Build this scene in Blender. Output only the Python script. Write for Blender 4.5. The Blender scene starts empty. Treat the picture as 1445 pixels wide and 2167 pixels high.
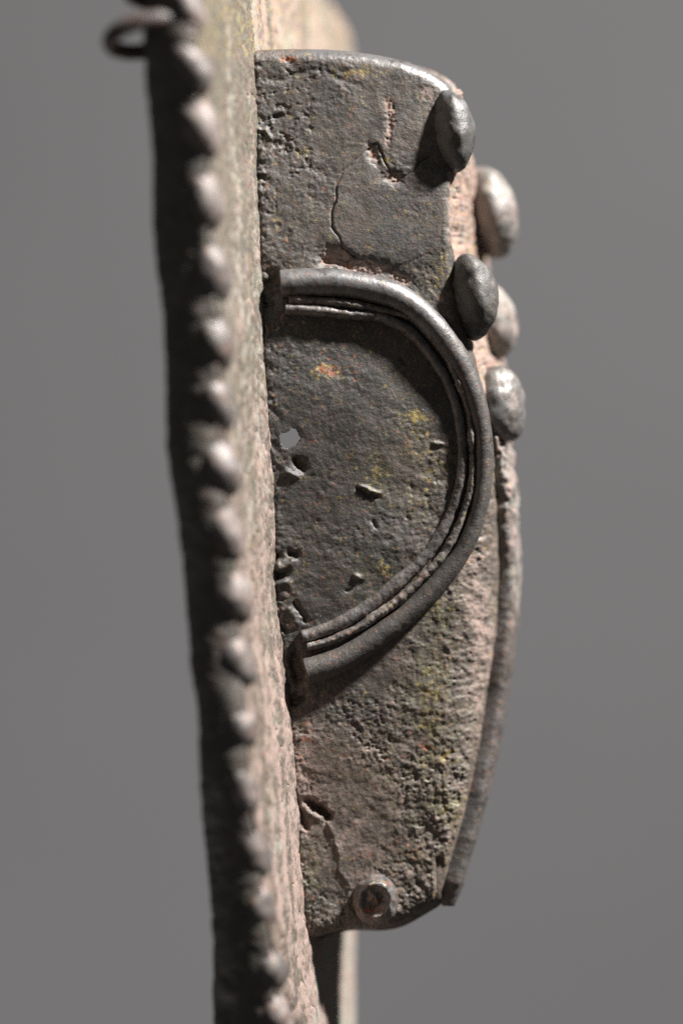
import bpy, math
import numpy as np
from mathutils import Vector

# ------------------------------------------------------------------ camera, light, exposure
S = 1e-4                       # one modelling unit = 0.1 mm
DIST = 6000.0                  # camera distance to the in-focus plane, in units
W0, H0 = 722.5, 1083.5
AL = math.radians(16.0)        # how far the plaque is turned from edge-on
VH = np.array([math.sin(AL), math.cos(AL), 0.0])     # across the plaque, away from the camera
UH = np.array([math.cos(AL), -math.sin(AL), 0.0])    # out of the plaque's face

scene = bpy.context.scene
col = scene.collection
cam_d = bpy.data.cameras.new("camera")
cam = bpy.data.objects.new("camera", cam_d)
col.objects.link(cam)
cam.location = (0, -DIST * S, 0)
cam.rotation_euler = (math.radians(90), 0, 0)
cam_d.sensor_width = 36.0
cam_d.sensor_fit = 'AUTO'
cam_d.lens = 36.0 * DIST / 2167.0
cam_d.clip_start = 0.01
cam_d.clip_end = 50.0
cam_d.dof.use_dof = True
cam_d.dof.focus_distance = (DIST + 25) * S
cam_d.dof.aperture_fstop = 2.5
scene.camera = cam

world = bpy.data.worlds.new("World")
scene.world = world
world.use_nodes = True
bg = world.node_tree.nodes["Background"]
bg.inputs[0].default_value = (0.97, 0.98, 1.0, 1)
bg.inputs[1].default_value = 0.064

scene.view_settings.view_transform = 'Standard'
scene.view_settings.look = 'None'
scene.view_settings.exposure = 0.0
scene.view_settings.gamma = 1.0
scene.cycles.use_denoising = False
scene.cycles.max_bounces = 6
scene.cycles.sample_clamp_indirect = 1.5
scene.cycles.sample_clamp_direct = 6.0


def lamp(name, loc, target, size, power, color=(1, 1, 1), spread=180):
    d = bpy.data.lights.new(name, 'AREA')
    d.shape = 'DISK'
    d.size = size
    d.energy = power
    d.color = color
    d.spread = math.radians(spread)
    o = bpy.data.objects.new(name, d)
    col.objects.link(o)
    o.location = loc
    o.rotation_euler = (Vector(target) - Vector(loc)).to_track_quat('-Z', 'Y').to_euler()
    return o


KD = Vector((0.62, -0.17, 0.77)).normalized()
lamp("gallery_spotlight", tuple(KD * 1.15), (0, 0, 0), 0.09, 37.0, (1.0, 0.975, 0.95), 160)
lamp("wall_washer_lamp", (-0.45, 0.25, -0.75), (-0.15, 0.95, -0.35), 0.35, 3.4, (1.0, 0.985, 0.985), 170)

# ------------------------------------------------------------------ numeric helpers
rng = np.random.RandomState(7)
PERM = rng.permutation(4096)
GR3 = rng.normal(size=(4096, 3))
GR3 /= np.linalg.norm(GR3, axis=1)[:, None]


def perlin(p, wl, seed=0):
    """gradient noise about -1..1 at points p (N,3) with wavelength wl"""
    q = p / wl + seed * 17.31
    i = np.floor(q).astype(np.int64)
    f = q - i
    w = f * f * f * (f * (f * 6 - 15) + 10)
    out = np.zeros(len(p))
    for dx in (0, 1):
        for dy in (0, 1):
            for dz in (0, 1):
                h = PERM[(PERM[(PERM[(i[:, 0] + dx) & 4095] + i[:, 1] + dy) & 4095] + i[:, 2] + dz) & 4095]
                g = GR3[h]
                d = g[:, 0] * (f[:, 0] - dx) + g[:, 1] * (f[:, 1] - dy) + g[:, 2] * (f[:, 2] - dz)
                wx = w[:, 0] if dx else 1 - w[:, 0]
                wy = w[:, 1] if dy else 1 - w[:, 1]
                wz = w[:, 2] if dz else 1 - w[:, 2]
                out += d * wx * wy * wz
    return out * 1.5


def fbm(p, wl, octs=4, gain=0.5, seed=0):
    o, a = 0, 1.0
    for k in range(octs):
        o = o + a * perlin(p, wl * 0.5 ** k, seed + k)
        a *= gain
    return o


def sstep(a, b, x):
    t = np.clip((x - a) / (b - a), 0, 1)
    return t * t * (3 - 2 * t)


def cr(pts, n):
    """resample a polyline as a smooth curve with n points"""
    P = np.array(pts, float)
    d = np.r_[0, np.cumsum(np.linalg.norm(np.diff(P, axis=0), axis=1))]
    t = np.linspace(0, d[-1], n)
    out = np.zeros((n, P.shape[1]))
    m = np.zeros_like(P)
    m[1:-1] = (P[2:] - P[:-2]) / (d[2:] - d[:-2])[:, None]
    m[0] = (P[1] - P[0]) / (d[1] - d[0])
    m[-1] = (P[-1] - P[-2]) / (d[-1] - d[-2])
    k = np.clip(np.searchsorted(d, t, side='right') - 1, 0, len(P) - 2)
    h = (d[k + 1] - d[k])
    u = ((t - d[k]) / h)[:, None]
    h = h[:, None]
    out = ((2 * u**3 - 3 * u**2 + 1) * P[k] + (u**3 - 2 * u**2 + u) * h * m[k]
           + (-2 * u**3 + 3 * u**2) * P[k + 1] + (u**3 - u**2) * h * m[k + 1])
    return out


def lin(tab, x):
    a = np.array(tab, float)
    return np.interp(x, a[:, 0], a[:, 1])


def smooth_tab(tab, x):
    """smoothed table lookup"""
    r = 0
    for o in (-40, -20, 0, 20, 40):
        r = r + lin(tab, np.asarray(x, float) + o)
    return r / 5


def dist_poly(px, py, pts):
    P = np.array(pts, float)
    best = np.full(px.shape, 1e9)
    for a, b in zip(P[:-1], P[1:]):
        ab = b - a
        L = max(ab @ ab, 1e-9)
        t = np.clip(((px - a[0]) * ab[0] + (py - a[1]) * ab[1]) / L, 0, 1)
        best = np.minimum(best, np.hypot(px - a[0] - t * ab[0], py - a[1] - t * ab[1]))
    return best


def inside(px, py, pts):
    P = np.array(pts, float)
    r = np.zeros(px.shape, bool)
    j = len(P) - 1
    for i in range(len(P)):
        c = ((P[i, 1] > py) != (P[j, 1] > py)) & (
            px < (P[j, 0] - P[i, 0]) * (py - P[i, 1]) / (P[j, 1] - P[i, 1] + 1e-12) + P[i, 0])
        r ^= c
        j = i
    return r


def blob(px, py, cx, cy, rx, ry, ang=0.0):
    c, s = math.cos(math.radians(ang)), math.sin(math.radians(ang))
    x, y = px - cx, py - cy
    return np.exp(-(((x * c + y * s) / rx) ** 2 + ((-x * s + y * c) / ry) ** 2))


def unp(px, py, Y):
    """point at depth Y seen at (px, py) of the frame"""
    k = 1 + Y / DIST
    return np.stack([(px - W0) * k, Y, (H0 - py) * k], -1)


# ------------------------------------------------------------------ mesh helpers
def mesh_obj(name, V, quads, mat, parent=None, attrs=None, tris=None):
    V = np.asarray(V, float) * S
    quads = np.asarray(quads, np.int32).reshape(-1, 4)
    tris = np.zeros((0, 3), np.int32) if tris is None else np.asarray(tris, np.int32).reshape(-1, 3)
    me = bpy.data.meshes.new(name)
    me.vertices.add(len(V))
    me.vertices.foreach_set("co", V.astype(np.float32).ravel())
    nl = quads.size + tris.size
    me.loops.add(nl)
    me.loops.foreach_set("vertex_index", np.r_[quads.ravel(), tris.ravel()].astype(np.int32))
    nf = len(quads) + len(tris)
    me.polygons.add(nf)
    st = np.r_[np.arange(len(quads)) * 4, len(quads) * 4 + np.arange(len(tris)) * 3]
    me.polygons.foreach_set("loop_start", st.astype(np.int32))
    me.polygons.foreach_set("use_smooth", np.ones(nf, bool))
    for k, a in (attrs or {}).items():
        at = me.attributes.new(k, 'FLOAT', 'POINT')
        v = np.zeros(len(V), np.float32) + np.asarray(a, np.float32)
        at.data.foreach_set("value", v)
    me.update(calc_edges=True)
    me.validate()
    me.materials.append(mat)
    o = bpy.data.objects.new(name, me)
    col.objects.link(o)
    if parent:
        o.parent = parent
    return o


def grid_quads(n, m, flip=False, close_m=False, base=0):
    i = np.arange(n - 1)[:, None]
    j = np.arange(m if close_m else m - 1)[None, :]
    j2 = (j + 1) % m
    a, b, c, d = i * m + j, i * m + j2, (i + 1) * m + j2, (i + 1) * m + j
    a, b, c, d = np.broadcast_arrays(a, b, c, d)
    q = np.stack([a, b, c, d], -1).reshape(-1, 4)
    if flip:
        q = q[:, ::-1]
    return q + base


def dome(name, c, ax, d, mat, parent, nu=56, nv=36, rough=2.0, attrs=None, seed=0, back=1.0, up=(0, 0, 1.0)):
    """a lumpy lens: c centre, ax semi-axes (along d, across, upright), d = direction it faces, back = depth of its back half"""
    th = np.linspace(0, math.pi, nv)[:, None]
    ph = np.linspace(0, 2 * math.pi, nu, endpoint=False)[None, :]
    x = (np.sin(th) * np.cos(ph)).ravel()
    y = (np.sin(th) * np.sin(ph)).ravel()
    z = (np.cos(th) * np.ones_like(ph)).ravel()
    ka = np.where(x < 0, ax[0] * back, ax[0])
    P = np.stack([x * ka, y * ax[1], z * ax[2]], -1)
    nrm = np.stack([x / ka, y / ax[1], z / ax[2]], -1)
    nrm /= np.linalg.norm(nrm, axis=1)[:, None]
    n = fbm(P + seed * 311.0, 60, 2, 0.5, seed) * rough * 2.2 + fbm(P + seed * 97.0, 14, 2, 0.5, seed + 5) * rough * 0.5
    P = P + nrm * n[:, None]
    e1 = np.array(d, float)
    e1 /= np.linalg.norm(e1)
    e3 = np.array(up, float)
    e3 = e3 - (e3 @ e1) * e1
    e3 /= np.linalg.norm(e3)
    e2 = np.cross(e3, e1)
    P = P[:, :1] * e1 + P[:, 1:2] * e2 + P[:, 2:] * e3 + np.asarray(c)
    return mesh_obj(name, P, grid_quads(nv, nu, close_m=True), mat, parent, attrs)


def tube(name, path, rw, rh, side, up, mat, parent, na=28, attrs=None, rough=1.2, seed=0, power=2.0, rfun=None):
    """sweep a rounded section along path; rw half width along side, rh half height along up (arrays)"""
    n = len(path)
    a = np.linspace(0, 2 * math.pi, na, endpoint=False)
    ca, sa = np.cos(a), np.sin(a)
    ca = np.sign(ca) * np.abs(ca) ** (2 / power)
    sa = np.sign(sa) * np.abs(sa) ** (2 / power)
    P = (path[:, None, :] + side[:, None, :] * (rw[:, None] * ca[None, :])[..., None]
         + up[:, None, :] * (rh[:, None] * sa[None, :])[..., None])
    N = side[:, None, :] * ca[None, :, None] + up[:, None, :] * sa[None, :, None]
    P = P.reshape(-1, 3)
    N = N.reshape(-1, 3)
    nn = fbm(P, 70, 2, 0.5, seed) * rough * 2.0 + fbm(P, 16, 3, 0.55, seed + 3) * rough
    if rfun is not None:
        nn = nn + rfun(P, N)
    P = P + N * nn[:, None]
    q = grid_quads(n, na, close_m=True)
    V = np.vstack([P, path[0][None], path[-1][None]])
    k = np.arange(na)
    k2 = (k + 1) % na
    t1 = np.stack([np.full(na, n * na), k2, k], -1)
    o = (n - 1) * na
    t2 = np.stack([np.full(na, n * na + 1), o + k, o + k2], -1)
    return mesh_obj(name, V, q, mat, parent, attrs, np.vstack([t1, t2]))


# ------------------------------------------------------------------ materials
class NT:
    def __init__(s, name):
        s.m = bpy.data.materials.new(name)
        s.m.use_nodes = True
        s.t = s.m.node_tree
        s.t.nodes.clear()
        s.out = s.t.nodes.new('ShaderNodeOutputMaterial')
        s.b = s.t.nodes.new('ShaderNodeBsdfPrincipled')
        s.t.links.new(s.b.outputs[0], s.out.inputs[0])
        tc = s.t.nodes.new('ShaderNodeTexCoord')
        mp = s.t.nodes.new('ShaderNodeMapping')
        mp.inputs['Scale'].default_value = (1 / S, 1 / S, 1 / S)
        s.t.links.new(tc.outputs['Object'], mp.inputs[0])
        s.co = mp.outputs[0]

    def noise(s, wl, detail=3, rough=0.55, off=0.0, dist=0.0, stretch=None):
        n = s.t.nodes.new('ShaderNodeTexNoise')
        n.noise_dimensions = '3D'
        n.inputs['Scale'].default_value = 1.0 / wl
        n.inputs['Detail'].default_value = detail
        n.inputs['Roughness'].default_value = rough
        n.inputs['Distortion'].default_value = dist
        a = s.t.nodes.new('ShaderNodeMapping')
        a.inputs['Location'].default_value = (off * 913, off * 517, off * 271)
        if stretch:
            a.inputs['Scale'].default_value = stretch
        s.t.links.new(s.co, a.inputs[0])
        s.t.links.new(a.outputs[0], n.inputs['Vector'])
        return n.outputs[0]

    def ramp(s, v, lo, hi):
        n = s.t.nodes.new('ShaderNodeMapRange')
        n.interpolation_type = 'SMOOTHSTEP'
        n.inputs[1].default_value = lo
        n.inputs[2].default_value = hi
        s.lk(v, n.inputs[0])
        return n.outputs[0]

    def lk(s, v, sock):
        if isinstance(v, (int, float)):
            sock.default_value = v
        elif isinstance(v, tuple):
            sock.default_value = (*v, 1)
        else:
            s.t.links.new(v, sock)

    def math(s, op, a, b=0.0, clamp=False):
        n = s.t.nodes.new('ShaderNodeMath')
        n.operation = op
        n.use_clamp = clamp
        s.lk(a, n.inputs[0])
        s.lk(b, n.inputs[1])
        return n.outputs[0]

    def mix(s, f, a, b):
        n = s.t.nodes.new('ShaderNodeMix')
        n.data_type = 'RGBA'
        s.lk(f, n.inputs[0])
        s.lk(a, n.inputs[6])
        s.lk(b, n.inputs[7])
        return n.outputs[2]

    def attr(s, name):
        n = s.t.nodes.new('ShaderNodeAttribute')
        n.attribute_name = name
        return n.outputs['Fac']

    def bump(s, h, strength, dist, prev=None):
        n = s.t.nodes.new('ShaderNodeBump')
        s.lk(strength, n.inputs['Strength'])
        n.inputs['Distance'].default_value = dist
        s.lk(h, n.inputs['Height'])
        if prev is not None:
            s.t.links.new(prev, n.inputs['Normal'])
        return n.outputs[0]


def patina(name):
    """old cast metal: dark skin, brown bloom, pale grit, ochre and rust specks; the amounts come from attributes"""
    m = NT(name)
    dust, yel, rust, worn, dark = (m.attr(k) for k in ('dust', 'ochre', 'rust', 'worn', 'dark'))
    warm, pink, olive = m.attr('warm'), m.attr('pink'), m.attr('olive')
    big = m.ramp(m.noise(110, 4, 0.6, 1), 0.35, 0.65)
    mid = m.ramp(m.noise(26, 4, 0.65, 2), 0.38, 0.66)
    c = m.mix(big, (0.047, 0.043, 0.040), (0.088, 0.067, 0.055))
    c = m.mix(m.math('MULTIPLY', mid, 0.55), c, (0.115, 0.090, 0.078))
    green = m.ramp(m.noise(60, 3, 0.6, 3), 0.56, 0.70)
    c = m.mix(m.math('MULTIPLY', green, 0.35), c, (0.085, 0.088, 0.062))
    fine = m.noise(6.5, 3, 0.7, 4)
    c = m.mix(m.math('MULTIPLY', m.ramp(fine, 0.56, 0.70), 0.45), c, (0.20, 0.165, 0.145))
    c = m.mix(m.math('MULTIPLY', m.ramp(fine, 0.46, 0.34), 0.5), c, (0.026, 0.024, 0.024))
    wc = m.mix(m.ramp(m.math('SUBTRACT', m.noise(80, 4, 0.65, 30), m.math('MULTIPLY', pink, .5)), 0.42, 0.60), (0.240, 0.185, 0.148), (0.190, 0.182, 0.118))
    wc = m.mix(m.ramp(m.noise(12, 4, 0.7, 31), 0.58, 0.40), wc, (0.115, 0.095, 0.080))
    c = m.mix(m.math('MULTIPLY', warm, m.math('ADD', 0.45, m.math('MULTIPLY', mid, 0.45))), c, wc)
    c = m.mix(m.math('MULTIPLY', olive, m.ramp(m.noise(16, 4, 0.7, 35), 0.36, 0.60)), c, m.mix(m.ramp(m.noise(9, 3, 0.7, 36), .4, .65), (0.135, 0.130, 0.070), (0.30, 0.265, 0.105)))
    c = m.mix(dark, c, m.mix(fine, (0.014, 0.015, 0.014), (0.040, 0.038, 0.033)))
    # pale pinkish grit
    dn = m.math('ADD', m.noise(24, 5, 0.72, 5), m.math('MULTIPLY', m.math('SUBTRACT', dust, 0.5), 0.62))
    dm = m.math('MULTIPLY', m.ramp(dn, 0.40, 0.66), m.ramp(dust, 0.0, 0.12), True)
    full = m.ramp(dust, 0.6, 0.9)
    hue = m.ramp(m.math('ADD', m.noise(70, 3, 0.6, 6), pink), 0.40, 0.62)
    dc = m.mix(hue, (0.315, 0.285, 0.245), (0.335, 0.252, 0.218))
    dc = m.mix(m.ramp(m.noise(5.0, 3, 0.7, 7), 0.56, 0.80), dc, (0.20, 0.15, 0.13))
    dc = m.mix(m.math('MULTIPLY', m.ramp(m.math('SUBTRACT', m.noise(90, 3, 0.6, 12), pink), 0.48, 0.66), 0.75), dc, (0.31, 0.315, 0.265))
    c = m.mix(dm, c, dc)
    # worn, rubbed metal
    c = m.mix(m.math('MULTIPLY', m.math('MULTIPLY', worn, m.ramp(m.noise(30, 4, 0.65, 33), 0.30, 0.55)), 0.85), c, (0.27, 0.268, 0.272))
    # ochre and rust
    ys = m.ramp(m.math('ADD', m.noise(13, 4, 0.75, 8), m.math('MULTIPLY', yel, 0.22)), 0.62, 0.74)
    c = m.mix(m.math('MULTIPLY', m.math('MULTIPLY', ys, m.ramp(yel, 0.0, 0.2)), 0.75), c, (0.36, 0.27, 0.075))
    rs = m.ramp(m.math('ADD', m.noise(11, 4, 0.75, 9), m.math('MULTIPLY', rust, 0.22)), 0.62, 0.74)
    c = m.mix(m.math('MULTIPLY', m.math('MULTIPLY', rs, m.ramp(rust, 0.0, 0.2)), 0.8), c, (0.42, 0.135, 0.06))
    sp = m.ramp(m.noise(9, 1, 0.5, 10), 0.785, 0.82)
    c = m.mix(m.math('MULTIPLY', sp, 0.7), c, (0.55, 0.34, 0.10))
    sp2 = m.ramp(m.noise(8, 1, 0.5, 11), 0.795, 0.83)
    c = m.mix(m.math('MULTIPLY', sp2, 0.7), c, (0.50, 0.16, 0.12))
    sp3 = m.ramp(m.noise(4.2, 1, 0.5, 34), 0.74, 0.80)
    c = m.mix(m.math('MULTIPLY', sp3, 0.6), c, (0.34, 0.32, 0.29))
    m.lk(c, m.b.inputs['Base Color'])
    r = m.math('ADD', 0.46, m.math('MULTIPLY', fine, 0.22))
    r = m.math('SUBTRACT', r, m.math('MULTIPLY', worn, 0.30))
    r = m.math('ADD', r, m.math('MULTIPLY', dm, 0.35), True)
    m.lk(r, m.b.inputs['Roughness'])
    m.lk(m.math('SUBTRACT', 0.75, m.math('MULTIPLY', dm, 0.55)), m.b.inputs['Specular IOR Level'])
    m.lk(m.math('MULTIPLY', worn, 0.55), m.b.inputs['Metallic'])
    b1 = m.bump(m.noise(5.5, 4, 0.7, 20), m.math('SUBTRACT', 0.6, m.math('MULTIPLY', worn, 0.5)), 2.4 * S)
    b2 = m.bump(m.noise(11, 3, 0.6, 21), 0.30, 2.4 * S, b1)
    m.t.links.new(b2, m.b.inputs['Normal'])
    return m.m


def wall_paint():
    m = NT('grey_wall_paint')
    n = m.noise(900, 3, 0.5, 1)
    c = m.mix(n, (0.146, 0.145, 0.147), (0.158, 0.157, 0.159))
    m.lk(c, m.b.inputs['Base Color'])
    m.b.inputs['Roughness'].default_value = 0.9
    m.b.inputs['Specular IOR Level'].default_value = 0.2
    m.t.links.new(m.bump(m.noise(40, 3, 0.6, 2), 0.3, 5 * S), m.b.inputs['Normal'])
    return m.m


PAT = patina('weathered_metal')

# ------------------------------------------------------------------ the gallery wall behind
n = 30
gx, gz = np.meshgrid(np.linspace(-18000, 18000, n), np.linspace(-16000, 16000, n))
wv = np.stack([gx.ravel(), np.full(n * n, 9500.0), gz.ravel()], -1)
wall = mesh_obj('wall', wv, grid_quads(n, n), wall_paint())
wall['kind'] = 'structure'

# ------------------------------------------------------------------ outlines of the casing
XJ = [(-300, 512), (0, 522), (105, 528), (300, 533), (500, 540), (700, 548), (900, 557), (1100, 570), (1300, 582),
      (1450, 598), (1600, 610), (1800, 625), (1990, 645), (2167, 662), (2500, 690)]
TOP = [(528, 108), (570, 105), (620, 104), (690, 105), (750, 110), (810, 119), (860, 131), (905, 150), (940, 172), (962, 198)]
RIGHT = [(962, 198), (958, 300), (951, 400), (954, 500), (966, 600), (986, 700), (1010, 780), (1030, 860), (1041, 930),
         (1050, 1000), (1057, 1100), (1060, 1200), (1056, 1300), (1050, 1370), (1037, 1440), (1027, 1510), (1016, 1580),
         (1000, 1650), (982, 1730), (957, 1815), (932, 1902)]
BOT = [(645, 1992), (680, 1980), (720, 1968), (760, 1966), (800, 1965), (840, 1955), (875, 1936), (905, 1918), (932, 1902)]
WF = [(0, 22), (200, 24), (270, 90), (340, 230), (440, 310), (560, 335), (620, 345), (800, 280), (950, 170), (1150, 120), (1300, 75), (1500, 40), (1700, 12), (1950, 10)]
RB = [(0, 22), (400, 14), (700, 24), (900, 34), (1000, 80), (1200, 120), (1500, 95), (1700, 48), (1905, 22)]


def xj(py):
    return smooth_tab(XJ, py)


def a_dep(py):
    return 62 * sstep(700, 2000, np.asarray(py, float)) * 1.0


def b_dep(py):
    return 0.13 - 0.04 * sstep(900, 1900, np.asarray(py, float))


def d0(px, py):
    return a_dep(py) + b_dep(py) * (px - xj(py))


NR, NC = 900, 205
left = np.stack([xj(np.linspace(108, 1992, NR)), np.linspace(108, 1992, NR)], -1)
right = cr(RIGHT, NR)
top = cr(TOP, NC)
bot = cr(BOT, NC)
v = np.linspace(0, 1, NR)[:, None, None]
u = np.linspace(0, 1, NC)[None, :, None]
C = ((1 - u) * left[:, None, :] + u * right[:, None, :] + (1 - v) * top[None] + v * bot[None]
     - ((1 - u) * (1 - v) * left[0] + u * (1 - v) * right[0] + (1 - u) * v * left[-1] + u * v * right[-1]))
px, py = C[..., 0], C[..., 1]
pf, qf = px.ravel(), py.ravel()
P2 = np.stack([pf, qf, np.zeros_like(pf)], -1)

# ------------------------------------------------------------------ relief of the casing's side (h > 0 towards the camera)
def z2(x, y): return (500 + x / 2.223, 50 + y / 2.223)
def z3(x, y): return (500 + x / 2.223, 500 + y / 2.223)
def z4(x, y): return (500 + x / 2.223, 1000 + y / 2.223)
def z5(x, y): return (500 + x / 2.223, 1500 + y / 2.223)


warp = np.stack([perlin(P2, 34, 40), perlin(P2, 34, 41)], -1) * 5 + np.stack([perlin(P2, 11, 42), perlin(P2, 11, 43)], -1) * 3.0
wx, wy = pf + warp[:, 0], qf + warp[:, 1]

n_big = fbm(P2, 260, 2, 0.5, 1)
n_mid = fbm(P2, 46, 3, 0.55, 4)
n_fin = fbm(P2, 17, 3, 0.6, 8)
n_grit = fbm(P2, 8.5, 2, 0.6, 12)
ridg = 1 - np.abs(fbm(P2, 30, 3, 0.6, 15)) * 2.0

low = sstep(1380, 1560, qf)                              # gritty lower half
upl = blob(wx, wy, 590, 270, 80, 190)                    # pitted corner beside the plate
jn = np.exp(-np.maximum(wx - xj(qf), 0) / 26.0)          # crust along the joint with the plate
edge = np.exp(-np.maximum(right[:, 0][None, :].repeat(NC, 0).T.ravel() - pf, 0) / 110.0) * sstep(850, 1000, qf)

pink = np.zeros_like(pf)
dust = np.zeros_like(pf)
och = np.zeros_like(pf)
rus = np.zeros_like(pf)
worn = np.zeros_like(pf)
rgh = sstep(-.45, .55, fbm(P2, 170, 3, .55, 19))
h = 7 * n_big + 1.4 * n_mid + (0.15 + 0.55 * rgh) * n_fin * (1 + 0.1 * low + 1.6 * upl) + (0.12 + 0.6 * rgh) * n_grit * (1 + 1.3 * low)
pitn = sstep(0.32, 0.75, fbm(P2, 24, 3, 0.6, 21))
h -= 5 * pitn * (0.10 * rgh + 0.55 * upl + 0.6 * jn + 0.25 * low * rgh + 0.6 * edge)
pit2 = sstep(0.40, 0.8, fbm(P2, 12, 2, 0.6, 27))
h -= 3.2 * pit2 * (0.25 * rgh ** 2 + 0.4 * upl + 0.7 * low * rgh + 0.5 * jn + 0.9 * edge)
h += 6.0 * edge * fbm(P2, 28, 3, 0.65, 31)
h += 4.5 * jn * fbm(P2, 22, 3, 0.65, 35) - 5 * np.exp(-((wx - xj(qf) - 5) / 5.0) ** 2)

# the plain panel inside the D is a little smoother
crack = [z2(*p) for p in [(925, 622), (895, 630), (862, 648), (835, 690), (795, 716), (722, 704), (694, 650), (664, 562), (640, 580),
                          (562, 640), (502, 692), (474, 760), (468, 830), (448, 880), (452, 960), (484, 1000), (502, 1052),
                          (552, 1088), (622, 1120), (655, 1170), (640, 1190)]]
patch = crack + [z2(760, 1130), z2(960, 1060), z2(985, 860), z2(980, 740)]
ins = inside(wx, wy, patch).astype(float)
h = h * (1 - 0.40 * ins) + 1.2 * ins
cd = dist_poly(pf + warp[:, 0] * 0.6, qf + warp[:, 1] * 0.6, crack)
h -= 4.2 * np.exp(-(cd / 1.9) ** 2) * (0.35 + 0.65 * sstep(-.3, .3, perlin(P2, 60, 44)))
# lost skin with pale corrosion under it
for cx, cy, rx, ry, an, dep in [(791, 328, 10, 24, -18, 6), (832, 377, 20, 13, 0, 6), (708, 545, 40, 20, 15, 9), (770, 566, 55, 17, 8, 8),
                                (690, 553, 14, 10, 0, 10), (826, 280, 8, 34, 10, 2.5), (822, 232, 8, 25, -8, 2.5), (850, 592, 26, 12, 30, 5),
                                (610, 128, 14, 8, 20, 3)]:
    bl = np.clip(blob(wx, wy, cx, cy, rx, ry, an) * 1.5, 0, 1)
    h -= dep * bl
    h += bl * 2.5 * n_grit
    dust = np.maximum(dust, bl * 0.80)
    pink = np.maximum(pink, bl * .3)
# ledge under the top edge
led = [z2(130, 260), z2(240, 262), z2(300, 232), z2(360, 222), z2(430, 232), z2(500, 262), z2(560, 290)]
ld = dist_poly(wx, wy, led)
h -= 3.5 * np.exp(-(ld / 7.0) ** 2) * (0.4 + 0.6 * sstep(-.3, .3, perlin(P2, 50, 45)))
# small features of the panel
for pts, wdt, dep in [([z3(575, 1190), z3(610, 1215), z3(665, 1226)], 5, -7), ([z3(585, 1180), z3(620, 1200), z3(670, 1212)], 5, 6),
                      ([z3(640, 1340), z3(655, 1370)], 5, -5), ([z3(780, 580), z3(800, 600)], 4, -5), ([z3(930, 975), z3(960, 980)], 5, 5),
                      ([z3(285, 1060), z3(310, 1085)], 9, -14), ([z3(230, 1110), z3(280, 1130)], 6, 5), ([z4(165, 410), z4(190, 400)], 7, -13),
                      ([z4(250, 375), z4(275, 390)], 7, -13), ([z4(150, 455), z4(220, 440), z4(260, 420)], 9, 10), ([z4(155, 490), z4(215, 478)], 6, -14),
                      ([z4(160, 520), z4(240, 515)], 8, 6), ([z4(275, 620), z4(325, 690)], 5, -7), ([z4(180, 700), z4(235, 745)], 6, -9),
                      ([z4(240, 640), z4(285, 700)], 6, 3), ([z4(520, 560), z4(590, 520)], 5, -3), ([z4(560, 490), z4(580, 500)], 5, 5),
                      ([z2(80, 490), z2(135, 500), z2(165, 540)], 4, 5), ([z2(85, 720), z2(130, 725)], 5, -7), ([z2(85, 705), z2(130, 708)], 4, 4),
                      ([z2(180, 440), z2(215, 430)], 6, -8), ([z2(1010, 960), z2(1025, 1000)], 6, -6),
                      ([z5(280, 420), z5(295, 480), z5(330, 550)], 7, -14), ([z5(285, 640), z5(290, 650)], 4, -6),
                      ([z4(240, 1010), z4(250, 1090)], 7, -6), ([z4(250, 1090), z4(310, 1060)], 6, -5)]:
    d_ = dist_poly(wx, wy, pts)
    h += dep * np.exp(-(d_ / wdt) ** 2)
# slot and step near the lower end
sl = [z5(345, 448), z5(385, 470), z5(430, 510)]
h -= 30 * np.exp(-(dist_poly(wx, wy, sl) / (8.0 + 3 * n_fin)) ** 2)
stp = [z5(300, 470), z5(370, 520), z5(430, 540), z5(460, 620), z5(480, 690), z5(480, 760), z5(530, 830), z5(520, 930), z5(580, 1020),
       z5(500, 1080), z5(300, 1090), z5(250, 600)]
sm = inside(wx, wy, stp)
sd = dist_poly(wx, wy, stp[:9])
h -= np.where(sm, 2.5 * np.clip(sd / 14.0, 0, 1), 0)
h += np.where(~sm, 1.5 * np.exp(-(sd / 9.0) ** 2), 0)
# hollows beside the two ends of the D
wz = 14 * perlin(P2, 42, 60)
h -= 20 * np.clip(1.5 * blob(wx + wz, wy + wz, 572, 618, 16, 40, 10), 0, 1)
h -= 22 * np.clip(1.7 * blob(wx + wz * .5, wy + wz, 626, 1406, 10, 28, -6), 0, 1)
h -= 13 * np.clip(1.7 * blob(wx, wy, 626, 1480, 14, 11, -20), 0, 1)
h -= 26 * np.exp(-(dist_poly(pf, qf, [(928, 1822), (931, 1850), (930, 1912)]) / 7.0) ** 2)
# rounded outer edges: top, right, bottom
dr = dist_poly(pf, qf, right[::6])
dt = dist_poly(pf, qf, top[::4])
db = dist_poly(pf, qf, bot[::4])
Rr = smooth_tab(RB, qf)


def rounding(d, R):
    t = np.clip(1 - d / R, 0, 1)
    return R * (1 - np.sqrt(np.maximum(1 - t * t, 0)))


ex = np.maximum.reduce([rounding(dr, Rr), rounding(dt, np.full_like(dt, 26.0)), rounding(db, np.full_like(db, 30.0))])
hd0 = dist_poly(pf, qf, [(594, 915), (617, 903), (638, 928), (612, 950), (594, 935), (594, 915)])
amp = sstep(2, 14, hd0) * (0.55 + 0.45 * sstep(0, 30, np.minimum(dt, np.where(qf < 420, dr, 99))))
Yb = d0(pf, qf) + ex - h * amp
V = unp(pf, qf, Yb)

OUT_C = [(700, 620), (830, 645), (900, 690), (950, 780), (985, 880), (985, 1000), (960, 1100), (900, 1200), (800, 1300), (690, 1370)]
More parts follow.
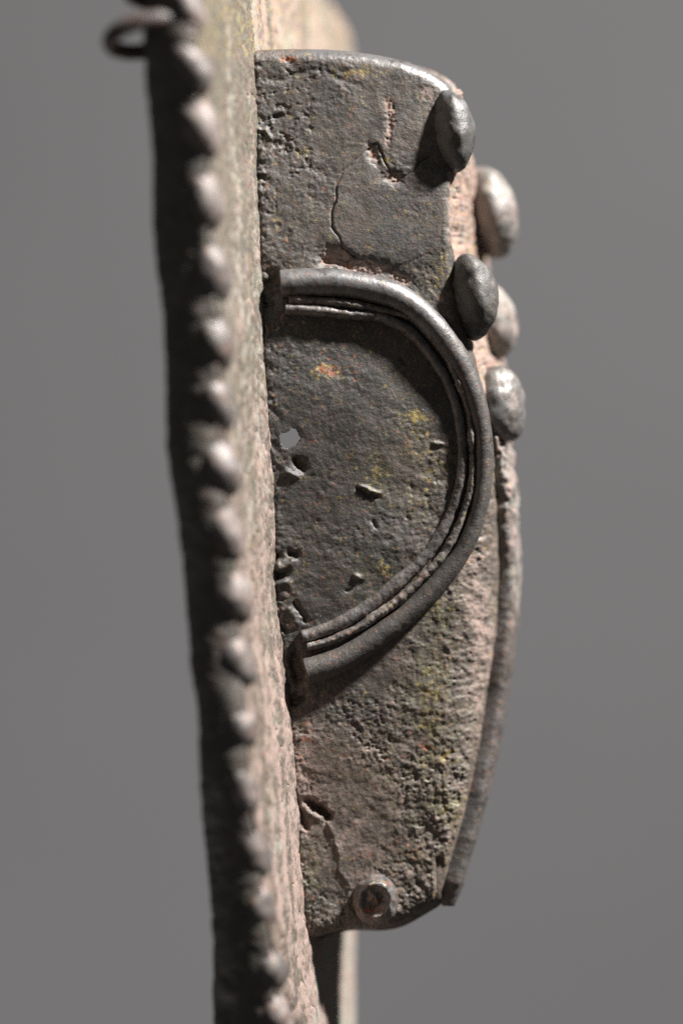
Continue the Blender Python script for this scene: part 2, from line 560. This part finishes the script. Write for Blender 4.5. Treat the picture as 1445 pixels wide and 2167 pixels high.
# stains and dirt on the casing (each with its own place and shape)
dust = np.maximum(dust, 0.12 * low + 0.14 + 0.16 * sstep(0.1, 0.6, n_mid) * low)
pink = np.maximum(pink, .25 * edge)
dust = np.maximum(dust, (0.30 + .16 * n_mid + .1 * n_fin) * np.clip(edge * 1.7, 0, 1) * sstep(930, 1050, qf) * (1 - 0.35 * sstep(1650, 1800, qf)))
dust = np.maximum(dust, 0.55 * np.clip(jn, 0, 1) * (0.5 + 0.5 * sstep(900, 1500, qf)))
dust = np.maximum(dust, 0.5 * np.exp(-((pf - 0.5 * (xj(qf) + 650)) / 70) ** 2) * sstep(1560, 1640, qf) * (1 - sstep(1760, 1830, qf)))
for cx, cy, rx, ry, an, a in [(1002, 1290, 26, 330, -3, 0.5), (720, 1750, 60, 60, 20, .45), (905, 205, 28, 30, 20, .5), (955, 420, 14, 130, 0, .55), (945, 640, 26, 60, -10, .4),
                              (760, 1655, 190, 90, 0, .34), (900, 1250, 60, 80, 0, .25), (650, 1640, 40, 90, 0, .45), (760, 1420, 120, 60, -20, .2),
                              (900, 560, 40, 70, 0, .3), (690, 590, 60, 14, 0, .55), (600, 1320, 30, 18, 0, .5), (640, 1640, 26, 120, 4, .62), (1030, 1330, 22, 150, -3, .5), (690, 1345, 60, 12, -18, .6), (800, 1285, 50, 10, -35, .55)]:
    dust = np.maximum(dust, a * np.clip(blob(pf, qf, cx, cy, rx, ry, an) * 1.4, 0, 1))
    pink = np.maximum(pink, .18 * blob(pf, qf, cx, cy, rx, ry, an))
panel = inside(pf, qf, [(560, 640)] + OUT_C + [(590, 1400)]).astype(float)
warm = np.clip(0.10 + 0.75 * sstep(1330, 1620, qf) + 0.5 * sstep(.1, .7, n_mid) * low + 0.16 * blob(pf, qf, 620, 400, 160, 300)
               + 0.85 * np.clip(edge * 1.7, 0, 1) + 0.5 * blob(pf, qf, 905, 1330, 80, 120) + .22 * blob(pf, qf, 850, 230, 120, 120)
               + 0.40 * panel * blob(pf, qf, 860, 1000, 110, 230), 0, 1)
warm *= 1 - .55 * blob(pf, qf, 700, 1500, 110, 60)
dark = np.clip(.12 * (1 - low) + .5 * panel * (1 - .7 * blob(pf, qf, 880, 1020, 90, 220)) + .30 * blob(pf, qf, 570, 200, 70, 110) + 0.0 * ins
               + .35 * blob(pf, qf, 700, 1900, 60, 60), 0, 1)
olive = np.zeros_like(pf)
for cx, cy, rx, ry, an, a in [(915, 1500, 34, 190, 6, .8), (935, 1310, 28, 90, 0, .7), (950, 1720, 40, 70, 0, .75), (840, 1640, 90, 60, 0, .5), (880, 890, 40, 30, 0, .6), (800, 1020, 40, 90, 0, .4),
                              (900, 1040, 50, 130, 0, .5), (820, 1190, 90, 60, -30, .5), (925, 600, 24, 70, 0, .5), (880, 1820, 60, 40, 0, .35), (660, 1840, 30, 60, 0, .4)]:
    olive = np.maximum(olive, .95 * a * blob(wx + 20 * perlin(P2, 90, 46), qf, cx, cy, rx * 1.2, ry, an) * sstep(-.5, .35, fbm(P2, 40, 3, .6, 47)))
for cx, cy, rx, ry, an, a in [(700, 1740, 90, 110, 0, .35), (660, 1600, 50, 90, 0, .4), (1010, 1400, 40, 220, 3, .35), (820, 1790, 60, 30, 0, .3)]:
    pink = np.maximum(pink, a * blob(pf, qf, cx, cy, rx, ry, an))
for cx, cy, rx, ry, an, a in [(730, 1500, 110, 45, 0, .45), (680, 1900, 50, 60, 0, .5), (765, 1610, 60, 40, 0, .3), (965, 1520, 18, 110, 4, .4), (890, 1860, 60, 30, 0, .35), (640, 200, 100, 80, 0, .3)]:
    dark = np.maximum(dark, a * blob(pf, qf, cx, cy, rx, ry, an) * sstep(-.5, .4, n_mid))
var = fbm(P2, 150, 4, .6, 48)
dark = np.clip(dark + .38 * sstep(.05, .7, var) * (1 - .2 * low), 0, 1)
warm = np.clip(warm - .22 * low * sstep(-.1, .5, fbm(P2, 110, 3, .6, 55)) + (.30 + .15 * low) * sstep(.0, .7, -var), 0, 1)
dust *= (1 - 0.75 * ins * (dust < 0.5))
och += 0.16
rus += 0.14
for cx, cy, rx, ry, a in [(690, 785, 40, 22, .9), (880, 880, 36, 22, 1), (745, 960, 14, 30, .6), (800, 1000, 22, 50, .8), (810, 1200, 26, 26, .7), (900, 1000, 55, 130, .45),
                          (905, 1490, 34, 100, .6), (925, 1300, 25, 70, .55), (930, 1600, 60, 60, .5), (950, 1720, 35, 50, .5), (760, 155, 60, 16, .8), (820, 340, 10, 12, 1), (935, 560, 18, 40, .7),
                          (640, 330, 14, 14, .4), (668, 460, 14, 22, .6), (595, 478, 8, 14, .6), (690, 582, 50, 6, .9), (915, 600, 30, 40, .5)]:
    och = np.maximum(och, a * blob(pf, qf, cx, cy, rx, ry))
for cx, cy, rx, ry, a in [(695, 785, 26, 18, .9), (826, 230, 10, 36, .6), (610, 124, 20, 8, 1), (900, 1580, 14, 16, 1), (832, 375, 18, 18, .4), (790, 330, 12, 20, .35), (700, 560, 90, 18, .3),
                          (605, 515, 16, 14, .6), (640, 1560, 26, 60, .5), (870, 1800, 40, 30, .5), (760, 1810, 40, 16, .6), (720, 770, 60, 60, .35)]:
    rus = np.maximum(rus, a * blob(pf, qf, cx, cy, rx, ry))
worn = np.maximum(worn, 0.9 * np.exp(-((dt - 7) / 12.0) ** 2) * sstep(620, 690, pf))
worn = np.maximum(worn, 0.08 * ins)
worn = np.maximum(worn, 0.35 * blob(pf, qf, 850, 1120, 70, 60))

# ------------------------------------------------------------------ casing mesh: side sheet, returned edge, far side
thing = bpy.data.objects.new('bronze_plaque', None)
thing.empty_display_size = 0.02
thing.location = (0, 0, 0)
col.objects.link(thing)
thing['label'] = 'weathered dark bronze relief plaque seen nearly edge-on, with beaded rim and studded hollow casing'
thing['category'] = 'relief plaque'

idx = np.arange(NR * NC).reshape(NR, NC)
hole = [(594, 915), (604, 916), (613, 911), (617, 903), (627, 909), (638, 928), (626, 942), (612, 950), (598, 948), (594, 935)]
q = grid_quads(NR, NC)
cxm, cym = pf[q].mean(1), qf[q].mean(1)
keep = ~inside(cxm, cym, hole)
# snap: thin the skin round the hole
q = q[keep]
hd = dist_poly(pf, qf, hole + hole[:1])
per = np.r_[idx[0, :], idx[1:, -1], idx[-1, -2::-1]]
PV = V[per]
prow = qf[per]
KV = 34
wfp = smooth_tab(WF, prow)
wfp = np.where(prow < 200, np.maximum(wfp, lin([(640, 370), (760, 220), (860, 90), (940, 24)], pf[per])), wfp)
ks = np.linspace(0, 1, KV)[1:]
ring = PV[:, None, :] + VH[None, None, :] * (wfp[:, None] * ks[None, :])[..., None]
# outward direction of the edge in the picture plane
cen = np.array([(700 - W0), 0, 0])
tang = np.gradient(PV[:, [0, 2]], axis=0)
kk = np.ones(25) / 25
tang = np.stack([np.convolve(np.pad(tang[:, i], 12, mode='edge'), kk, 'valid') for i in (0, 1)], -1)
tl = np.linalg.norm(tang, axis=1)[:, None]
out = np.stack([-tang[:, 1] / tl[:, 0], np.zeros(len(PV)), tang[:, 0] / tl[:, 0]], -1)
rf = ring.reshape(-1, 3)
orep = np.repeat(out, KV - 1, 0)
fade = np.tile(np.minimum(ks * 8, 1), len(PV))
rn = fbm(rf, 60, 3, 0.55, 51) * 5 + fbm(rf, 18, 3, 0.6, 52) * 3 - 7 * sstep(0.35, 0.7, fbm(rf, 26, 2, 0.6, 53))
ppy = np.repeat(prow, KV - 1)
ppx = np.repeat(pf[per], KV - 1)
kt = np.tile(ks, len(PV))
rightside = (ppx > 900) & (ppy > 190) & (ppy < 1902)
fr = np.where(rightside, 1.0, 0.45)
dip = np.where(rightside, -10 * np.exp(-((kt * np.repeat(wfp, KV - 1) - 22) / 14.0) ** 2) * (sstep(930, 980, ppy) + 1.4 * sstep(1790, 1830, ppy)), 0)
# two dark cavities by the corner of the front
for cy, v0, sz, dep in [(1043, 14, 26, 16), (1110, 20, 26, 14), (405, 10, 26, 6), (500, 22, 22, 10), (790, 6, 16, 8)]:
    dip -= np.where(rightside, dep * np.exp(-((ppy - cy) / sz) ** 2 - ((kt * np.repeat(wfp, KV - 1) - v0) / 18) ** 2), 0)
bulge = np.where(rightside, 14 * np.sin(np.pi * kt) * (1 - sstep(850, 950, ppy)), 0)
rf = rf + orep * ((rn * fade * fr + dip + bulge)[:, None])
nb = NR * NC
V2 = np.vstack([V, rf])
m = KV - 1
np_ = len(per)
first = np.stack([per[:-1], nb + np.arange(np_ - 1) * m, nb + np.arange(1, np_) * m, per[1:]], -1)
i_ = np.arange(np_ - 1)[:, None]
j_ = np.arange(m - 1)[None, :]
rest = np.stack([nb + i_ * m + j_, nb + i_ * m + j_ + 1, nb + (i_ + 1) * m + j_ + 1, nb + (i_ + 1) * m + j_], -1).reshape(-1, 4)
# far side, coarse
sub_r = np.r_[np.arange(0, NR, 12), NR - 1]
sub_c = np.r_[np.arange(0, NC, 12), NC - 1]
FP = unp(px[np.ix_(sub_r, sub_c)].ravel(), py[np.ix_(sub_r, sub_c)].ravel(),
         (d0(pf, qf) + ex).reshape(NR, NC)[np.ix_(sub_r, sub_c)].ravel())
uu = np.tile(np.linspace(0, 1, len(sub_c)), len(sub_r))
fpy = py[np.ix_(sub_r, sub_c)].ravel()
wbs = lin([(0, 430), (900, 380), (2000, 75)], fpy)
FP = FP + VH[None, :] * (wbs * (1 - uu) + smooth_tab(WF, fpy) * uu)[:, None]
nb2 = len(V2)
V2 = np.vstack([V2, FP])
fq = grid_quads(len(sub_r), len(sub_c), base=nb2, flip=True)
quads = np.vstack([q[:, ::-1], first[:, ::-1], rest[:, ::-1], fq[:, ::-1]])
cdust = np.r_[dust, np.where(rightside, 0.60, 0.35), np.full(len(FP), 0.4)]
coch = np.r_[och, np.where(rightside, 0.35, 0.2), np.full(len(FP), 0.2)]
crus = np.r_[rus, np.where(rightside, 0.40, 0.2), np.full(len(FP), 0.2)]
topside = (~rightside) & (ppy < 260)
cworn = np.r_[worn, np.where(topside & (ppx > 640), 0.85, 0.0), np.zeros(len(FP))]
casing = mesh_obj('casing', V2, quads, PAT, thing, dict(dust=cdust, ochre=coch, rust=crus, worn=cworn,
                                                          dark=np.r_[dark, np.zeros(len(V2) - nb)], warm=np.r_[warm, np.full(len(V2) - nb, .7)], pink=np.r_[pink, np.full(len(V2) - nb, .12)], olive=np.r_[olive, np.zeros(len(V2) - nb)]))
so = casing.modifiers.new('wall', 'SOLIDIFY')
so.thickness = 14 * S
so.offset = -1.0

# ------------------------------------------------------------------ the raised D of three ribs on the casing's side
OUT = [(594, 601), (640, 598), (700, 598), (760, 606), (830, 625), (885, 661), (935, 715), (975, 775), (1005, 850), (1020, 920), (1023, 980),
       (1017, 1050), (1000, 1115), (968, 1180), (918, 1243), (860, 1300), (800, 1345), (730, 1392), (690, 1408), (648, 1420)]
RA = [(612, 634), (660, 636), (702, 640), (770, 649), (837, 663), (885, 682), (918, 721), (950, 766), (972, 815), (989, 860), (996, 905), (999, 950),
      (999, 995), (995, 1040), (984, 1075), (966, 1120), (940, 1168), (900, 1215), (855, 1260), (806, 1296), (752, 1332), (698, 1356), (650, 1368)]
RBB = [(604, 654), (640, 655), (680, 658), (743, 665), (806, 672), (851, 691), (887, 722), (918, 763), (945, 808), (963, 853), (973, 900), (978, 950),
       (977, 995), (968, 1042), (953, 1088), (930, 1132), (900, 1176), (855, 1220), (812, 1256), (768, 1290), (718, 1320), (660, 1342), (640, 1348)]


def rib(name, pts, hw, hh, raise_, n, seed, attrs, rough, power=2.0):
    c = cr(pts, n)
    t = np.linspace(0, 1, n)
    base = d0(c[:, 0], c[:, 1])
    Y = base - np.interp(t, raise_[0], raise_[1])
    path = unp(c[:, 0], c[:, 1], Y)
    tg = np.gradient(path, axis=0)
    tg /= np.linalg.norm(tg, axis=1)[:, None]
    upv = np.tile(np.array([0.0, -1.0, 0.0]), (n, 1))
    side = np.cross(tg, upv)
    side /= np.linalg.norm(side, axis=1)[:, None]
    w = np.interp(t, hw[0], hw[1])
    hgt = np.interp(t, hh[0], hh[1])
    return tube(name, path, w, hgt, side, upv, PAT, casing, 36, attrs, rough, seed, power)


rib('outer_rib', OUT, ([0, .04, .3, .45, .6, .8, .93, 1], [30, 31, 29, 22, 20, 23, 29, 31]),
    ([0, .3, .45, .7, 1], [34, 32, 26, 28, 34]), ([0, 1], [2, 2]), 520, 3, dict(dust=0.07, ochre=.12, rust=.15, worn=np.r_[np.repeat(np.interp(np.linspace(0, 1, 520), [0, .25, .35, 1], [.5, .5, .2, .12]), 36), .1, .1], dark=.5), 0.5)
rib('inner_rib', RA, ([0, .5, 1], [10, 8, 10]), ([0, .3, .45, .7, 1], [20, 18, 13, 13, 18]), ([0, .4, 1], [2, 8, 4]), 520, 5,
    dict(dust=0.42, ochre=.2, rust=.15, worn=0.15), 1.7)
rib('inner_rib', RBB, ([0, .5, .8, 1], [13, 10, 14, 14]), ([0, .3, .45, .7, 1], [20, 15, 8, 8, 14]), ([0, .4, 1], [2, 5, 2]), 520, 8,
    dict(dust=0.28, ochre=.15, rust=.15, worn=0.35), 1.2)

# ------------------------------------------------------------------ studs on the front
def stud(cx, cy, Y, ax, d, seed, back=1.0, **at):
    a = dict(dust=0.10, ochre=.10, rust=.12, worn=.6)
    a.update(at)
    return dome('stud', unp(np.array(cx), np.array(cy), np.array(float(Y))), ax, d, PAT, casing, 72, 48, 2.6, a, seed, back)


stud(948, 279, 66, (60, 54, 92), (.86, .46, .16), 1, .55, worn=.3, dark=.85, dust=.06, warm=.4)
stud(995, 627, 70, (60, 54, 92), (.86, .46, .15), 2, .55, worn=.12, dark=.72, dust=.22, warm=.5)
stud(1032, 450, 290, (62, 80, 104), (.90, .15, .25), 3, .8, dust=.50, worn=.4, warm=.6)
stud(1034, 680, 262, (62, 76, 84), (.92, .1, .2), 4, .8, dust=.58, worn=.3, warm=.6)
stud(1058, 857, 160, (52, 70, 88), (.93, -.2, .12), 5, 1.0, worn=.6, dust=.42, warm=.4)

# ------------------------------------------------------------------ the smooth strip down the front
ST = [(1066, 925), (1072, 965), (1077, 1040), (1079, 1120), (1080, 1200), (1076, 1290), (1069, 1370), (1060, 1440), (1046, 1520), (1034, 1590), (1017, 1660),
      (1000, 1730), (977, 1805), (961, 1868), (951, 1916)]
c = cr(ST, 300)
t = np.linspace(0, 1, 300)
Yc = d0(c[:, 0], c[:, 1]) + smooth_tab(RB, c[:, 1]) * .72 + np.interp(t, [0, .12, .35, .8, 1], [60, 44, 38, 20, 16])
path = unp(c[:, 0] + 2.5 * perlin(np.stack([c[:, 0], c[:, 1], c[:, 1] * 0], -1), 70, 49) - np.interp(t, [0, .3, .5, .85, 1], [8, 9, 9, 7, 3]), c[:, 1], Yc)
t2 = t
sw = np.interp(t, [0, .04, .1, .25, .5, .85, .95, 1], [5, 16, 22, 28, 30, 28, 26, 14])
sh = np.interp(t, [0, .3, .8, .95, 1], [60, 48, 27, 26, 12])
tube('front_strip', path, sw, sh, np.tile(UH, (300, 1)), np.tile(VH, (300, 1)), PAT, casing, 36,
     dict(dust=np.r_[np.repeat(np.interp(t, [0, .35, .5, 1], [.66, .5, .12, .05]), 36), .1, .1], ochre=.15, rust=.2, worn=.25, dark=np.r_[np.repeat(np.interp(t, [0, .35, .55, 1], [0, .08, .15, .12]), 36), .1, .1]), 1.1, 14, 3.4,
     lambda P, N: (fbm(P, 34, 3, .6, 141) * 7 - 9 * sstep(.3, .7, fbm(P, 22, 2, .6, 142))) * sstep(-150, 60, P[:, 2]))

# ------------------------------------------------------------------ pierced boss near the lower end
nr_, na_ = 40, 72
r_ = np.linspace(0, 1, nr_)[:, None]
a_ = np.linspace(0, 2 * math.pi, na_, endpoint=False)[None, :]
bx = 794 + (54 * r_ * np.cos(a_)) + 0 * a_
by = 1905 + (60 * r_ * np.sin(a_)) + 0 * a_
prof = 26 * np.exp(-((r_ - 0.62) / 0.24) ** 2) + 0 * a_
prof = prof * (.85 + .25 * np.sin(-a_ + .6)) + 25 * np.exp(-(r_ / .55) ** 2) - 30 * np.clip((r_ - .84) / .16, 0, 1) ** 2
Q = np.stack([bx.ravel(), by.ravel(), np.zeros(bx.size)], -1)
pr = prof.ravel() + fbm(Q, 30, 3, .6, 61) * 5 + fbm(Q, 10, 2, .6, 63) * 2.0
pr -= 9 * blob(Q[:, 0], Q[:, 1], 789, 1924, 21, 15) + 10 * blob(Q[:, 0], Q[:, 1], 768, 1860, 8, 7)
yy = d0(bx.ravel(), by.ravel()) + 6 - pr + rounding(dist_poly(bx.ravel(), np.minimum(by.ravel(), 1958), bot[::4]), np.full(bx.size, 30.0)) * 0.6
mesh_obj('boss', unp(bx.ravel(), by.ravel(), yy), grid_quads(nr_, na_, close_m=True, flip=True)[:, ::-1], PAT, casing,
         dict(dust=.42 * np.exp(-((Q[:, 1] - 1945) / 30) ** 2) + .2, ochre=.3, rust=.3 + .6 * blob(Q[:, 0], Q[:, 1], 785, 1928, 20, 12), worn=.45))

# ------------------------------------------------------------------ the flat plate with its thick turned edge
RIM = [(-300, 390), (0, 400), (135, 404), (265, 416), (420, 428), (580, 440), (720, 448), (850, 454), (985, 460), (1125, 470), (1265, 483), (1395, 493),
       (1530, 501), (1665, 513), (1800, 533), (1925, 546), (2050, 563), (2150, 578), (2500, 612)]
BACK = [(-300, 300), (0, 312), (100, 316), (300, 330), (450, 336), (600, 345), (950, 372), (1250, 402), (1550, 428), (1800, 447), (2000, 456), (2167, 462), (2500, 474)]
FAR = [(-300, 590), (-60, 650), (0, 700), (40, 728), (80, 740), (120, 744), (2000, 753), (2500, 756)]
NRP = 660
jy = np.linspace(-260, 2440, NRP)
J = unp(xj(jy), jy, a_dep(jy))


def run(P, direc, tab, it=4):
    """length along direc from P until the point shows at the x given in tab"""
    L = np.zeros(len(P))
    for _ in range(it):
        Qp = P + direc[None] * L[:, None]
        kq = 1 + Qp[:, 1] / DIST
        pyq = H0 - Qp[:, 2] / kq
        tx = smooth_tab(tab, pyq) - W0
        # (Px + dx L) = tx (1 + (Py + dy L)/D)
        L = (tx * (1 + P[:, 1] / DIST) - P[:, 0]) / (direc[0] - tx * direc[1] / DIST)
    return L


FN = run(J, -VH, RIM)
FF = run(J, VH, FAR)
wb = np.minimum(lin([(0, 430), (900, 380), (2000, 75)], jy), FF - 40)
nA, nB, nC_ = 110, 40, 24
cols = []
for k in np.linspace(0, 1, nA, endpoint=False):
    cols.append(-FN * (1 - k))
for k in np.linspace(0, 1, nB, endpoint=False):
    cols.append(wb * k)
for k in np.linspace(0, 1, nC_):
    cols.append(wb + (FF - wb) * k)
Lc = np.stack(cols, 1)
PP = J[:, None, :] + VH[None, None] * Lc[..., None]
nm = Lc.shape[1]
pp = PP.reshape(-1, 3)
ku = pp[:, 1] / DIST + 1
sx, sy = W0 + pp[:, 0] / ku, H0 - pp[:, 2] / ku
pn = fbm(pp, 260, 2, .5, 71) * 8 + fbm(pp, 60, 3, .55, 73) * 1.8 + fbm(pp, 12, 3, .6, 75) * 0.9
pn -= 2.2 * sstep(0.35, 0.75, fbm(pp, 30, 3, .6, 77))
jl = np.repeat(np.ones(nm)[None], NRP, 0).ravel()
lf = Lc.ravel()
pn += 2 * np.exp(-(lf / 30) ** 2) * (1 + fbm(pp, 25, 2, .6, 79))
pn -= 9
# a raised lip along the near edge and a crack that opens beside it near the foot
fnr = np.repeat(FN, nm)
ffr = np.repeat(FF, nm)
pn += 14 * np.exp(-((lf + fnr) / 60) ** 2) - 6 * np.exp(-((lf - ffr) / 60) ** 2)
ck = [(582, 1955), (590, 1985), (588, 2020), (602, 2060), (604, 2100), (618, 2140), (628, 2180), (632, 2260)]
cwx = perlin(pp, 30, 81) * 3
pn -= 45 * np.exp(-(dist_poly(sx + cwx, sy, ck) / (2.0 + 4.5 * sstep(1960, 2100, sy))) ** 2) * sstep(1950, 1990, sy)
pp = pp + UH[None] * pn[:, None]
pq = grid_quads(NRP, nm)
cL = lf[pq].mean(1)
cy_ = np.repeat(jy, nm)[pq].mean(1)
wbq = np.repeat(wb, nm)[pq].mean(1)
open_ = (cL > 22) & (cL < wbq - 20) & (cy_ > 135) & (cy_ < 1950)
pq = pq[~open_]
# turned edges: near and far, running back from the face
FT = run(J - VH[None] * FN[:, None], -UH, BACK)
ne = 26
def edge_sheet(P0, L, outv, seed):
    k = np.linspace(0, 1, ne)
    E = P0[:, None, :] - UH[None, None] * (L[:, None] * k[None])[..., None]
    E = E + outv[None, None] * (14 * np.sin(np.pi * k) ** 0.7)[None, :, None]
    E = E.reshape(-1, 3)
    nn = fbm(E, 160, 2, .5, seed) * 6 + fbm(E, 40, 3, .55, seed + 2) * 2.5 + fbm(E, 14, 2, .6, seed + 4) * 1.0
    w_ = np.tile(np.clip(np.minimum(k * 6, 1), 0, 1), len(P0))
    return E + outv[None] * (nn * w_)[:, None]
topn = pp.reshape(NRP, nm, 3)
E1 = edge_sheet(topn[:, 0], FT, -VH, 91)
E2 = edge_sheet(topn[:, -1], FT * 0.8, VH, 95)
b1 = len(pp)
b2 = b1 + len(E1)
eq1 = grid_quads(NRP, ne, base=b1)
eq2 = grid_quads(NRP, ne, base=b2, flip=True)
PVt = np.vstack([pp, E1, E2])
near_l = np.clip((lf + fnr) / np.maximum(fnr, 1), 0, 1)
pd = 0.43 + 0.10 * sstep(1100, 1600, sy) - 0.10 * (1 - sstep(300, 700, sy))
pd = np.where(lf > 20, np.where(sy < 1000, 0.56, 0.95), pd)
st = np.stack([lf * 1.0, jy.repeat(nm) * .07, np.zeros_like(lf)], -1)
strk = fbm(st, 60, 3, .6, 171)
stk2 = fbm(st, 24, 2, .6, 175)
pd = pd + .20 * strk + .14 * stk2 + .14 * fbm(pp, 40, 3, .6, 181) * sstep(900, 1500, sy) - .22 * np.exp(-((lf + fnr - 40) / 40) ** 2) * sstep(-.4, .3, fbm(pp, 90, 2, .6, 177))
ppk = np.clip(.22 * sstep(700, 1300, sy) - .08 + .22 * stk2 + .12 * (lf > 20) * (sy < 1000) - .12 * (lf > 20) * (sy > 1000), -.4, .4)
att = dict(pink=np.r_[ppk, np.zeros(len(E1) + len(E2))],
           warm=np.r_[np.full(len(pp), .95), np.full(len(E1), .55), np.full(len(E2), .5)], dust=np.r_[pd, .10 + .25 * sstep(.1, .8, fbm(E1, 100, 3, .6, 193)), np.full(len(E2), .3)],
           ochre=np.r_[np.where(sy < 120, .45, .14), np.full(len(E1), .1), np.full(len(E2), .2)],
           rust=np.r_[np.full(len(pp), .17), np.full(len(E1), .16), np.full(len(E2), .2)],
           worn=np.r_[np.full(len(pp), .0), np.full(len(E1), .1), np.full(len(E2), .0)],
           dark=np.r_[np.zeros(len(pp)), np.clip(.30 - .3 * sstep(.1, .7, fbm(E1, 130, 3, .6, 191)), 0, 1), np.zeros(len(E2))])
plate = mesh_obj('back_plate', PVt, np.vstack([pq, eq1[:, ::-1], eq2[:, ::-1]]), PAT, thing, att)
so = plate.modifiers.new('thickness', 'SOLIDIFY')
so.thickness = 16 * S
so.offset = -1.0

# ------------------------------------------------------------------ beads along the near edge
BEADS = [(400, -120), (402, 8), (408, 138), (427, 268), (440, 420), (455, 578), (462, 718), (465, 848), (470, 984), (481, 1122), (497, 1262), (504, 1394),
         (507, 1528), (513, 1662), (533, 1798), (545, 1922), (560, 2045), (577, 2150), (590, 2260)]
rim3 = topn[:, 0]
rk = 1 + rim3[:, 1] / DIST
rim_py = H0 - rim3[:, 2] / rk
for i, (bxx, byy) in enumerate(BEADS):
    Yr = np.interp(byy, rim_py, rim3[:, 1])
    c3 = unp(np.array(float(bxx) - np.interp(byy, [0, 900, 1500, 2150], [12, 11, 6, -4])), np.array(float(byy)), np.array(Yr)) + VH * 16
    sc = np.interp(byy, [0, 1000, 2100], [1.0, .95, .88]) * rng.uniform(.94, 1.05)
    dome('bead', c3, (38 * sc * rng.uniform(.85, 1.1), 48 * sc, 66 * sc), (.90, -.28, .30 + rng.uniform(-.15, .15)), PAT, plate, 44, 30, 2.0,
         dict(dust=.44 + rng.uniform(-.10, .12), ochre=.15, rust=.25, worn=.35, pink=.1), 20 + i, 1.0, (-.30, -.12, .95))

# ------------------------------------------------------------------ wire loops at the upper end of the turned edge
def loop(cx, cy, a, b, rot, wire, seed):
    t = np.linspace(0, 2 * math.pi, 120, endpoint=False)
    r = math.radians(rot)
    ys = np.interp(max(cy, -100), rim_py, rim3[:, 1])
    ex_ = np.array([math.cos(r), 0.15, math.sin(r)])
    ey_ = np.array([-math.sin(r) * 0.4, -1.0, 0.42])
    c0 = unp(np.array(float(cx)), np.array(float(cy)), np.array(ys + 25))
    path = c0[None] + ex_[None] * (a * np.cos(t))[:, None] + ey_[None] * (b * np.sin(t))[:, None]
    tg = np.roll(path, -1, 0) - np.roll(path, 1, 0)
    tg /= np.linalg.norm(tg, axis=1)[:, None]
    nrm = np.cross(ex_, ey_)
    nrm /= np.linalg.norm(nrm)
    side = np.cross(tg, nrm[None].repeat(120, 0))
    na = 18
    al = np.linspace(0, 2 * math.pi, na, endpoint=False)
    P = (path[:, None] + side[:, None] * (wire * np.cos(al))[None, :, None] + nrm[None, None] * (wire * 1.15 * np.sin(al))[None, :, None]).reshape(-1, 3)
    P = P + fbm(P, 24, 2, .5, seed)[:, None] * 1.6
    i = np.arange(120)[:, None]
    j = np.arange(na)[None]
    i2, j2 = (i + 1) % 120, (j + 1) % na
    qd = np.stack(np.broadcast_arrays(i * na + j, i * na + j2, i2 * na + j2, i2 * na + j), -1).reshape(-1, 4)
    return mesh_obj('wire_loop', P, qd, PAT, thing, dict(dust=.10, ochre=.1, rust=.45, worn=.1, dark=.6))


loop(316, 74, 80, 50, 14, 15, 101)
loop(352, -28, 74, 50, 8, 15, 103)
